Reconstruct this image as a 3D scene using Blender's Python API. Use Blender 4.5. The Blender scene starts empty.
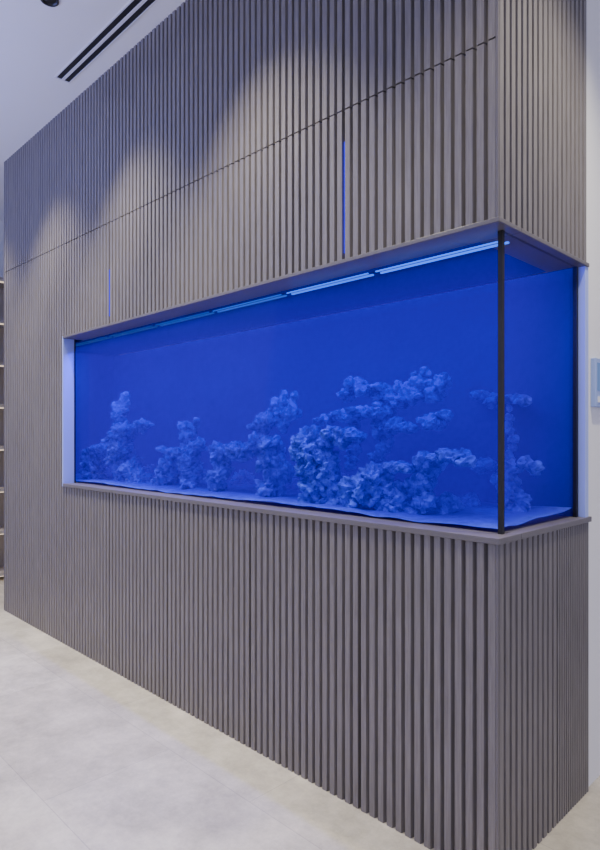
import bpy, bmesh, math, random
from mathutils import Vector, noise, Matrix
random.seed(11)
C = bpy.context.scene.collection

# ---------------------------------------------------------------- helpers
def link(o, parent=None):
    C.objects.link(o)
    if parent: o.parent = parent
    return o
def empty(name):
    e = bpy.data.objects.new(name, None); e.empty_display_size = .1
    return link(e)
def mesh_obj(name, verts, faces, mat, parent=None, smooth=False):
    me = bpy.data.meshes.new(name); me.from_pydata(verts, [], faces); me.update()
    bm = bmesh.new(); bm.from_mesh(me); bmesh.ops.recalc_face_normals(bm, faces=bm.faces); bm.to_mesh(me); bm.free()
    if smooth:
        for p in me.polygons: p.use_smooth = True
    o = bpy.data.objects.new(name, me)
    if mat: me.materials.append(mat)
    return link(o, parent)
def box(name, a, b, mat, parent=None, bev=0):
    x0,y0,z0=a; x1,y1,z1=b
    v=[(x0,y0,z0),(x1,y0,z0),(x1,y1,z0),(x0,y1,z0),(x0,y0,z1),(x1,y0,z1),(x1,y1,z1),(x0,y1,z1)]
    f=[(0,1,2,3),(4,5,6,7),(0,1,5,4),(1,2,6,5),(2,3,7,6),(3,0,4,7)]
    o=mesh_obj(name,v,f,mat,parent)
    if bev:
        m=o.modifiers.new('b','BEVEL'); m.width=bev; m.segments=2
    return o
def mat(name):
    m=bpy.data.materials.new(name); m.use_nodes=True
    nt=m.node_tree; return m,nt,nt.nodes['Principled BSDF']
def simple(name,col,rough=.6,noise_amt=.06,scale=8,metal=0):
    m,nt,p=mat(name)
    n=nt.nodes.new('ShaderNodeTexNoise'); n.inputs['Scale'].default_value=scale; n.inputs['Detail'].default_value=6
    tc=nt.nodes.new('ShaderNodeTexCoord'); nt.links.new(tc.outputs['Object'],n.inputs['Vector'])
    r=nt.nodes.new('ShaderNodeValToRGB')
    r.color_ramp.elements[0].color=(*[c*(1-noise_amt) for c in col],1)
    r.color_ramp.elements[1].color=(*[min(1,c*(1+noise_amt)) for c in col],1)
    nt.links.new(n.outputs['Fac'],r.inputs['Fac']); nt.links.new(r.outputs['Color'],p.inputs['Base Color'])
    p.inputs['Roughness'].default_value=rough; p.inputs['Metallic'].default_value=metal
    return m
def emis(name,col,st):
    m=bpy.data.materials.new(name); m.use_nodes=True; nt=m.node_tree; nt.nodes.clear()
    e=nt.nodes.new('ShaderNodeEmission'); e.inputs[0].default_value=(*col,1); e.inputs[1].default_value=st
    o=nt.nodes.new('ShaderNodeOutputMaterial'); nt.links.new(e.outputs[0],o.inputs[0]); return m

# ---------------------------------------------------------------- materials
def wood():
    m,nt,p=mat('taupe_wood')
    tc=nt.nodes.new('ShaderNodeTexCoord'); mp=nt.nodes.new('ShaderNodeMapping')
    mp.inputs['Scale'].default_value=(60,60,2.2)
    nt.links.new(tc.outputs['Object'],mp.inputs[0])
    n=nt.nodes.new('ShaderNodeTexNoise'); n.inputs['Scale'].default_value=2.2; n.inputs['Detail'].default_value=8; n.inputs['Roughness'].default_value=.7
    nt.links.new(mp.outputs[0],n.inputs['Vector'])
    r=nt.nodes.new('ShaderNodeValToRGB')
    r.color_ramp.elements[0].position=.3; r.color_ramp.elements[1].position=.7
    r.color_ramp.elements[0].color=(.120,.110,.108,1); r.color_ramp.elements[1].color=(.225,.208,.204,1)
    nt.links.new(n.outputs['Fac'],r.inputs['Fac']); nt.links.new(r.outputs['Color'],p.inputs['Base Color'])
    b=nt.nodes.new('ShaderNodeBump'); b.inputs['Strength'].default_value=.15; b.inputs['Distance'].default_value=.002
    nt.links.new(n.outputs['Fac'],b.inputs['Height']); nt.links.new(b.outputs[0],p.inputs['Normal'])
    p.inputs['Roughness'].default_value=.42
    return m
WOOD=wood()
TRIM=simple('taupe_trim',(.13,.120,.125),.38,.08,20)
DARK=simple('dark_core',(.008,.007,.008),.9)
BLACK=simple('black_silicone',(.002,.002,.004),.5)
WHITE=simple('white_plaster',(.80,.80,.80),.8,.02,3)
CEIL=simple('ceiling_paint',(.80,.81,.84),.85,.015,3)
REVEAL=simple('blue_tinted_reveal_laminate',(.35,.43,.85),.5,.02)  # white laminate, with the tank's blue light mixed into its colour
BLKMET=simple('black_metal',(.01,.01,.011),.4,.1,20)

def floor_mat():
    m,nt,p=mat('limestone_tile')
    L=nt.links; tc=nt.nodes.new('ShaderNodeTexCoord'); mp=nt.nodes.new('ShaderNodeMapping')
    mp.inputs['Location'].default_value=(.35,.28,0); L.new(tc.outputs['Object'],mp.inputs[0])
    br=nt.nodes.new('ShaderNodeTexBrick'); br.offset=.5
    br.inputs['Scale'].default_value=1; br.inputs['Brick Width'].default_value=1.2; br.inputs['Row Height'].default_value=.6
    br.inputs['Mortar Size'].default_value=.0025; br.inputs['Mortar Smooth'].default_value=.5
    br.inputs['Color1'].default_value=(.53,.49,.41,1); br.inputs['Color2'].default_value=(.61,.57,.485,1); br.inputs['Mortar'].default_value=(.42,.39,.34,1)
    L.new(mp.outputs[0],br.inputs['Vector'])
    n=nt.nodes.new('ShaderNodeTexNoise'); n.inputs['Scale'].default_value=2.6; n.inputs['Detail'].default_value=14; n.inputs['Roughness'].default_value=.8
    L.new(tc.outputs['Object'],n.inputs['Vector'])
    r=nt.nodes.new('ShaderNodeValToRGB'); r.color_ramp.elements[0].position=.38; r.color_ramp.elements[1].position=.62
    r.color_ramp.elements[0].color=(.68,.68,.68,1); r.color_ramp.elements[1].color=(1.14,1.14,1.14,1)
    L.new(n.outputs['Fac'],r.inputs['Fac'])
    mx=nt.nodes.new('ShaderNodeMix'); mx.data_type='RGBA'; mx.blend_type='MULTIPLY'; mx.inputs['Factor'].default_value=1
    L.new(br.outputs['Color'],mx.inputs['A']); L.new(r.outputs['Color'],mx.inputs['B'])
    L.new(mx.outputs['Result'],p.inputs['Base Color']); p.inputs['Roughness'].default_value=.34
    return m
FLOOR=floor_mat()

def rock_mat():
    m,nt,p=mat('blue_tinted_reef_rock'); L=nt.links
    tc=nt.nodes.new('ShaderNodeTexCoord')
    n=nt.nodes.new('ShaderNodeTexNoise'); n.inputs['Scale'].default_value=28; n.inputs['Detail'].default_value=8
    v=nt.nodes.new('ShaderNodeTexVoronoi'); v.inputs['Scale'].default_value=55
    L.new(tc.outputs['Object'],n.inputs['Vector']); L.new(tc.outputs['Object'],v.inputs['Vector'])
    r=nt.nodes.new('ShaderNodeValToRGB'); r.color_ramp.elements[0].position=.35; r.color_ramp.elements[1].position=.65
    r.color_ramp.elements[0].color=(.04,.07,.42,1); r.color_ramp.elements[1].color=(.11,.18,.90,1)  # blue of the tank lighting put into the rock colour
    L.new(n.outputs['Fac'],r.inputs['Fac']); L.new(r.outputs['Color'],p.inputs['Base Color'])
    b=nt.nodes.new('ShaderNodeBump'); b.inputs['Strength'].default_value=.6; b.inputs['Distance'].default_value=.01
    L.new(v.outputs['Distance'],b.inputs['Height']); L.new(b.outputs[0],p.inputs['Normal'])
    p.inputs['Roughness'].default_value=.9; p.inputs['Specular IOR Level'].default_value=.0
    return m
ROCK=rock_mat()
SAND=simple('blue_tinted_aragonite_sand',(.05,.07,.5),.95,.45,30)  # sand carries the tank's blue light in its base colour
SAND.node_tree.nodes['Principled BSDF'].inputs['Specular IOR Level'].default_value=0
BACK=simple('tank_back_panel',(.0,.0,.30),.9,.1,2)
BACK.node_tree.nodes['Principled BSDF'].inputs['Specular IOR Level'].default_value=0

def glass_mat():
    m=bpy.data.materials.new('aquarium_glass'); m.use_nodes=True; nt=m.node_tree; nt.nodes.clear(); L=nt.links
    t=nt.nodes.new('ShaderNodeBsdfTransparent'); g=nt.nodes.new('ShaderNodeBsdfGlossy'); g.inputs['Roughness'].default_value=.02
    f=nt.nodes.new('ShaderNodeFresnel'); f.inputs['IOR'].default_value=1.33
    mth=nt.nodes.new('ShaderNodeMath'); mth.operation='MULTIPLY'; mth.inputs[1].default_value=.02; L.new(f.outputs[0],mth.inputs[0])
    mx=nt.nodes.new('ShaderNodeMixShader'); o=nt.nodes.new('ShaderNodeOutputMaterial')
    L.new(mth.outputs[0],mx.inputs[0]); L.new(t.outputs[0],mx.inputs[1]); L.new(g.outputs[0],mx.inputs[2]); L.new(mx.outputs[0],o.inputs[0])
    return m
GLASS=glass_mat()
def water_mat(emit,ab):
    m=bpy.data.materials.new('self_glowing_blue_water'); m.use_nodes=True; nt=m.node_tree; nt.nodes.clear(); L=nt.links
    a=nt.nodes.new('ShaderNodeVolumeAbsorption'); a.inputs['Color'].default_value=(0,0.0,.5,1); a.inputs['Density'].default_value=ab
    e=nt.nodes.new('ShaderNodeEmission'); e.inputs[0].default_value=(.066,.0,1,1); e.inputs[1].default_value=emit  # water emits by itself, standing in for lamplit blue haze
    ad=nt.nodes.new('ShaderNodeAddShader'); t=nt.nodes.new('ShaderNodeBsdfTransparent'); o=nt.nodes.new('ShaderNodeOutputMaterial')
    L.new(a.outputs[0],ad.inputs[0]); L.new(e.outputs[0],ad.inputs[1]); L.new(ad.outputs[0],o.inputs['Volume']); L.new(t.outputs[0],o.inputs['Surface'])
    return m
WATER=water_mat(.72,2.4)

# ---------------------------------------------------------------- fluted cladding
P=.0427
FC,FS,FD=.0255,.0045,.018; FG=P-FC-2*FS
def profile(n):
    pts=[]; u=0
    for i in range(n):
        pts+= [(u+FG/2,FD),(u+FG/2+FS,0),(u+FG/2+FS+FC,0),(u+FG/2+2*FS+FC,FD)]
        u+=P
    return pts[1:-1]     # panel edges stop at the crest shoulder: a real open joint between panels
def fluted(name,i0,i1,z0,z1,parent,side=False,off=0.,pitch=1.0):
    """i0..i1 flute indices away from the corner; z0/z1 number or function of distance"""
    n=i1-i0; pr=profile(n); T=.045
    f0=z0 if callable(z0) else (lambda s:z0); f1=z1 if callable(z1) else (lambda s:z1)
    V=[];F=[]
    for (u,d) in pr:
        s=(i0*P+u)*pitch+off
        for (dd,zf) in ((d,f0),(d,f1),(T,f0),(T,f1)):
            V.append((-dd, s, zf(s)) if side else (-s, dd, zf(s)))
    for k in range(len(pr)-1):
        a=4*k;b=a+4
        F+=[(a,b,b+1,a+1),(a+2,a+3,b+3,b+2),(a+1,b+1,b+3,a+3),(a,a+2,b+2,b)]
    F.append((0,1,3,2)); a=4*(len(pr)-1); F.append((a,a+2,a+3,a+1))
    return mesh_obj(name,V,F,WOOD,parent)

WF=empty('wall_front')
ZC=3.88; NL=107; LX=NL*P
seam=lambda s:2.835+.0186*s
LEDGE0,LEDGE1=1.142,1.164
TOP0,TOP1=2.214,2.230
iT=79; i1=16; i2=63
TL=iT*P
c=[0,i1,i2,NL]
for k in range(3):
    fluted('top_panel_%d'%k,c[k],c[k+1],lambda s:seam(s)+.003,ZC,WF)
fluted('mid_panel_0',0,i1,TOP1,lambda s:seam(s)-.003,WF)
fluted('mid_panel_1',i1,i2,TOP1,lambda s:seam(s)-.003,WF)
fluted('mid_panel_2',i2,iT,TOP1,lambda s:seam(s)-.003,WF)
fluted('column_panel',iT,NL,0.0,lambda s:seam(s)-.003,WF)
for k,(a,b) in enumerate([(0,14),(14,30),(30,47),(47,63),(63,iT)]):
    fluted('base_panel_%d'%k,a,b,0.0,LEDGE0,WF)
fluted('side_top_panel',0,18,TOP1,ZC,WF,side=True,off=.006)
fluted('side_base_panel',0,11,0,LEDGE0,WF,side=True,off=.006)
fluted('side_base_door',22,37,0,LEDGE0,WF,side=True,off=.006,pitch=.5)
B0=.046; SD=.80
box('core_base',(-LX,B0,0),(-B0,SD,LEDGE0-.002),DARK,WF)
box('core_top',(-LX,B0,TOP1),(-B0,.775,ZC),DARK,WF)
box('core_left',(-LX,B0,LEDGE0-.002),(-4.03,SD,TOP1),DARK,WF)
box('core_left_face',(-4.03,B0,LEDGE0-.002),(-TL-.02,.075,TOP1),DARK,WF)
box('corner_post_base',(-.007,-.001,0),(.001,.010,LEDGE0),TRIM,WF)
box('corner_post_top',(-.007,-.001,TOP1),(.001,.010,ZC),TRIM,WF)
box('groove_back_column',(-iT*P-.010,.017,TOP1),(-iT*P+.010,.044,seam(TL)-.004),WOOD,WF)
box('groove_back_top_1',(-i1*P-.010,.017,seam(i1*P)+.004),(-i1*P+.010,.044,ZC),WOOD,WF)
box('groove_back_top_2',(-i2*P-.010,.017,seam(i2*P)+.004),(-i2*P+.010,.044,ZC),WOOD,WF)
box('end_cap',(-LX-.02,.0,0),(-LX,SD,ZC),TRIM,WF)
box('ledge_front',(-TL,-.010,LEDGE0),(.010,.15,LEDGE1),TRIM,WF,.002)
box('ledge_side',(-.15,.1505,LEDGE0),(.010,SD,LEDGE1),TRIM,WF,.002)
box('soffit_front',(-TL,-.010,TOP0),(.010,.15,TOP1),TRIM,WF,.002)
box('soffit_side',(-.15,.1505,TOP0),(.010,.775,TOP1),TRIM,WF,.002)
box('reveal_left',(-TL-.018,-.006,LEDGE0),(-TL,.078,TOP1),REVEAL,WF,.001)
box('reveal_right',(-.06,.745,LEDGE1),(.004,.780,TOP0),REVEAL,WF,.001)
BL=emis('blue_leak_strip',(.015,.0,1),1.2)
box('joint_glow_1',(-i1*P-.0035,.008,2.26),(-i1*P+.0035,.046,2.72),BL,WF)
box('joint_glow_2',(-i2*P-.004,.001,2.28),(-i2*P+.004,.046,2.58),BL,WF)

# ---------------------------------------------------------------- aquarium
AQ=empty('aquarium')
GY=.080; GX=-.026; AL=-4.02; AB=.735
box('front_glass',(AL,GY,LEDGE1),(GX,GY+.012,TOP0),GLASS,AQ)
box('side_glass',(GX-.012,GY+.0125,LEDGE1),(GX,AB,TOP0),GLASS,AQ)
box('corner_seal',(GX-.015,GY-.002,LEDGE1),(GX+.002,GY+.014,TOP0),BLACK,AQ)
box('end_seal',(GX-.014,AB-.010,LEDGE1),(GX+.002,AB+.008,TOP0),BLACK,AQ)
box('left_seal',(-TL-.002,GY-.004,LEDGE1),(-TL+.012,GY+.002,TOP0),BLACK,AQ)
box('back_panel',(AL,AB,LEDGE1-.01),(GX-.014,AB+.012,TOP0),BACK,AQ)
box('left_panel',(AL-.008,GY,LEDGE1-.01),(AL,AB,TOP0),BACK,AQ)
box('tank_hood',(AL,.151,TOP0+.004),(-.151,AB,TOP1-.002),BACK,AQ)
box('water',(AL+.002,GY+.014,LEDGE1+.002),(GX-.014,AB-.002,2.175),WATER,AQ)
nx,ny=200,30; V=[];F=[]
for i in range(nx+1):
    for j in range(ny+1):
        x=AL+.004+(GX-.018-AL-.004)*i/nx; y=GY+.016+(AB-.004-GY-.016)*j/ny
        h=.006+.012*(noise.noise(Vector((x*2.2,y*3,1)))+.6)+.007*noise.noise(Vector((x*9,y*9,2)))+.02*(j/ny)
        V.append((x,y,LEDGE1+max(h,.004)))
for i in range(nx):
    for j in range(ny):
        a=i*(ny+1)+j; F.append((a,a+ny+1,a+ny+2,a+1))
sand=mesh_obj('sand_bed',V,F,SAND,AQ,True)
x=-.04; lens=[.57,.50,.55,.55,.55,.55]; st=[2.2,1.9,.8,.5,.35,.3]
for k,(l,s) in enumerate(zip(lens,st)):
    m=emis('led_%d'%k,(.03,.14,1),s)
    box('led_bar_%d'%k,(x-l,.118,2.188),(x,.124,2.193),m,AQ)
    box('led_bar_rear_%d'%k,(x-l,.150,2.188),(x,.160,2.194),m,AQ)
    x-=l+.04
def area(name,loc,sx,sy,e,col,parent=None,rot=(0,0,0)):
    l=bpy.data.lights.new(name,'AREA'); l.shape='RECTANGLE'; l.size=sx; l.size_y=sy; l.energy=e; l.color=col
    o=bpy.data.objects.new(name,l); o.location=loc; o.rotation_euler=rot; return link(o,parent)
for k in range(4):
    area('tank_lamp_%d'%k,(-.5-k*.98,.16,2.168),.9,.03,(17,20,27,31)[k],(.02,.02,1),AQ,(math.radians(22),0,0))

# ---------------------------------------------------------------- reef rocks
def reef(blobs,seed):
    bm=bmesh.new()
    for bi,(x,y,z,rx,ry,rz) in enumerate(blobs):
        geo=bmesh.ops.create_icosphere(bm,subdivisions=4 if max(rx,rz)>.04 else 3,radius=1)
        off=Vector((seed*3.1+bi*1.7,bi*.9,seed))
        for v in geo['verts']:
            n=v.co.normalized(); q=Vector((n.x*rx,n.y*ry,n.z*rz))
            w=q*20+off
            d=.55*noise.noise(w)+.42*noise.noise(w*2.1)+.30*noise.noise(w*4.3)
            d+=.38*(.5-noise.voronoi(q*42+off)[0][0])
            r=min(rx,ry,rz)
            v.co=Vector((x,y,z))+q+n*d*max(r,.024)*1.3
    for v in bm.verts: v.co.z=max(v.co.z,LEDGE1+.003)
    me=bpy.data.meshes.new('coral_rock'); bm.to_mesh(me); bm.free()
    me.materials.append(ROCK)
    o=bpy.data.objects.new('coral_rock',me); return link(o,AQ)
def tower(x,y,z0,z1,r,n,jit=.6):
    r*=.86; out=[]
    for i in range(n):
        t=i/(n-1)
        out.append((x+random.uniform(-1,1)*r*jit,y+random.uniform(-1,1)*r*jit*.6,z0+(z1-z0)*t,r*random.uniform(.65,1.15),r*random.uniform(.6,1),r*random.uniform(.6,.9)))
    return out
def plate(x0,x1,y,z,th,n,slope=0):
    out=[]
    for i in range(n):
        t=i/(n-1); xx=x0+(x1-x0)*t
        out.append((xx,y+random.uniform(-.04,.04),z+slope*t+random.uniform(-.8,1)*th,abs(x1-x0)/n*random.uniform(.75,1.1),random.uniform(.04,.08),th*random.uniform(.6,1.2)))
    return out
def branches(x,y,z,n,h,sp):
    out=[]
    for i in range(n):
        dx=random.uniform(-sp,sp); hh=h*random.uniform(.4,1)
        for k in range(6):
            t=k/5; out.append((x+dx*t,y+random.uniform(-.015,.015),z+hh*t,.017,.017,.016+.012*random.random()))
    return out
Z=LEDGE1+.015
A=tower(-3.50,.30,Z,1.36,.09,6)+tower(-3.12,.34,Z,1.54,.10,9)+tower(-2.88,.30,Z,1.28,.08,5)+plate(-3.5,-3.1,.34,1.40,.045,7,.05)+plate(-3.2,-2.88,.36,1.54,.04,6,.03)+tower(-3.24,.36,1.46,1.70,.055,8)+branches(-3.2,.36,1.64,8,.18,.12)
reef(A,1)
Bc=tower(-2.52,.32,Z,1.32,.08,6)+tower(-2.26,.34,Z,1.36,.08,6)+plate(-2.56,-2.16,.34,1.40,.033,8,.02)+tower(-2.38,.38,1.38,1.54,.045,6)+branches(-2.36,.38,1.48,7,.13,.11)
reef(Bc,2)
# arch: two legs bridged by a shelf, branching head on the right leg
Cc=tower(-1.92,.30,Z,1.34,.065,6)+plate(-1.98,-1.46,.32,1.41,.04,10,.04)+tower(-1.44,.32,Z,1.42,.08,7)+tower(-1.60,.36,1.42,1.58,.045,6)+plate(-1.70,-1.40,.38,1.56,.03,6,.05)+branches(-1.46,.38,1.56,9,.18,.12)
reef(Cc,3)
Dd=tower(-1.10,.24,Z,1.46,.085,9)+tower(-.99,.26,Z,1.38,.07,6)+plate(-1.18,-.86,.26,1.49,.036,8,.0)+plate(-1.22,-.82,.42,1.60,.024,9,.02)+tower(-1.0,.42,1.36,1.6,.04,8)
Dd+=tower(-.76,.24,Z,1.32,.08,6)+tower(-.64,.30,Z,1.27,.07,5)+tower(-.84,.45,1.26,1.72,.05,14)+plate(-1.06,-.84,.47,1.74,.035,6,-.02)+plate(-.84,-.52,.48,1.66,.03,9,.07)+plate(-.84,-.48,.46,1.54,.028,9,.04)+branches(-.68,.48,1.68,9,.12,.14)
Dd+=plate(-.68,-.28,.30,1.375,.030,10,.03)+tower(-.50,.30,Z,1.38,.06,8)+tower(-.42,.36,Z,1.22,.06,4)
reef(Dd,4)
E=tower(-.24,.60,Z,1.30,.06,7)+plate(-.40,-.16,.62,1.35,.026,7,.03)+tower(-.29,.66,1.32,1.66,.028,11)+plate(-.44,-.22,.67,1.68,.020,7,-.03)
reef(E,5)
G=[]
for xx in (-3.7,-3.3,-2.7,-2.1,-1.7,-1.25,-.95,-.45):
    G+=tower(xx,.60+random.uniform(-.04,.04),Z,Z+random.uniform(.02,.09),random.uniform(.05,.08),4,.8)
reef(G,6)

# ---------------------------------------------------------------- room
box('floor',(-6.2,-5,-.06),(4.5,5.1,0),FLOOR)
box('ceiling',(-6.2,-5,ZC),(4.5,5.1,ZC+.06),CEIL)
box('wall_left',(-6.2,-5,0),(-6.1,5.1,ZC),WHITE)
box('wall_right',(-.12,SD+.002,0),(-.012,5,ZC),WHITE)
box('wall_back',(-6.1,5,0),(4.5,5.1,ZC),WHITE)
SLD=empty('slot_diffuser')
fz=ZC-.006
FR=simple('diffuser_frame',(.7,.7,.74),.5,.02)
for k,(a,b,m,zz) in enumerate([(-.212,-.204,FR,.006),(-.204,-.170,BLKMET,.002),(-.170,-.152,FR,.006),(-.152,-.118,BLKMET,.002),(-.118,-.110,FR,.006)]):
    box('blade_%d'%k,(-3.02,a,ZC-zz),(1.2,b,ZC),m,SLD)
box('end_frame',(-3.03,-.212,fz),(-3.02,-.110,ZC),FR,SLD)
def ring(name,x,y,parent):
    bm=bmesh.new(); N=32; R=[(.048,0),(.048,-.008),(.040,-.008),(.034,.0),(.030,-.0005)]
    rows=[[bm.verts.new((x+r*math.cos(2*math.pi*i/N),y+r*math.sin(2*math.pi*i/N),ZC+z)) for i in range(N)] for r,z in R]
    for a,b in zip(rows,rows[1:]):
        for i in range(N): bm.faces.new((a[i],a[(i+1)%N],b[(i+1)%N],b[i]))
    bm.faces.new(rows[-1])
    me=bpy.data.meshes.new(name); bm.to_mesh(me); bm.free(); me.materials.append(BLKMET)
    return link(bpy.data.objects.new(name,me),parent)
def spot(x,y,e,ang=88,col=(1,.91,.72),aim=(0,0),blend=.95):
    dl=empty('recessed_downlight'); ring('trim_ring',x,y,dl)
    l=bpy.data.lights.new('lamp','SPOT'); l.energy=e; l.spot_size=math.radians(ang); l.spot_blend=blend; l.color=col; l.shadow_soft_size=.05
    o=bpy.data.objects.new('lamp',l); o.location=(x,y,ZC-.02)
    o.rotation_euler=(math.radians(aim[0]),math.radians(aim[1]),0)
    link(o,dl)
for xx in (-4.75,-3.5,-2.34,-1.15,): spot(xx,-.53,340)
spot(.05,-.66,140)
spot(.62,.35,310,100)

# shelving beyond the wall end
SH=empty('display_shelving')
SW=simple('oak_shelf',(.45,.40,.36),.5,.1,10)
box('back_board',(-6.09,-.3,0),(-6.07,2.6,3.2),SW,SH)
WS=emis('warm_led',(1,.8,.6),1.2)
for k in range(8):
    z=.05+k*.44
    box('shelf_%d'%k,(-6.07,-.3,z),(-5.75,2.6,z+.035),SW,SH)
    box('shelf_led_%d'%k,(-5.79,-.3,z-.012),(-5.77,2.6,z),WS,SH)
for k,y in enumerate((-.3,.9,2.57)):
    box('upright_%d'%k,(-6.07,y,0),(-5.75,y+.03,3.2),SW,SH)

# wall control panel
CP=empty('wall_control_panel')
PB=simple('panel_plastic',(.30,.40,.72),.35,.02)
box('bezel',(-.012,.845,1.63),(.010,1.02,1.84),PB,CP,.003)
box('display',(.010,.862,1.70),(.0115,1.0,1.82),emis('panel_screen',(.25,.4,.9),.6),CP)
for k in range(3): box('key_%d'%k,(.010,.868+k*.048,1.65),(.013,.9+k*.048,1.675),WHITE,CP)

# ---------------------------------------------------------------- light, world, camera
area('blue_ceiling_fill',(-3.6,-2.6,2.7),2.5,1.5,135,(.26,.32,1),None,(math.radians(180),0,0))  # added uplight out of view, brightens and blues the ceiling; no fixture modelled
w=bpy.data.worlds.new('World'); bpy.context.scene.world=w; w.use_nodes=True
bg=w.node_tree.nodes['Background']; bg.inputs[0].default_value=(.65,.66,1,1); bg.inputs[1].default_value=1.04

cam=bpy.data.cameras.new('Camera'); co=bpy.data.objects.new('Camera',cam); link(co)
co.location=(.990,-1.901,1.5); co.rotation_euler=(math.radians(90),0,math.radians(45.4))
cam.sensor_fit='VERTICAL'; cam.sensor_height=24; cam.sensor_width=24
cam.lens=24*613/850; cam.shift_y=12/850; cam.clip_start=.02
bpy.context.scene.camera=co
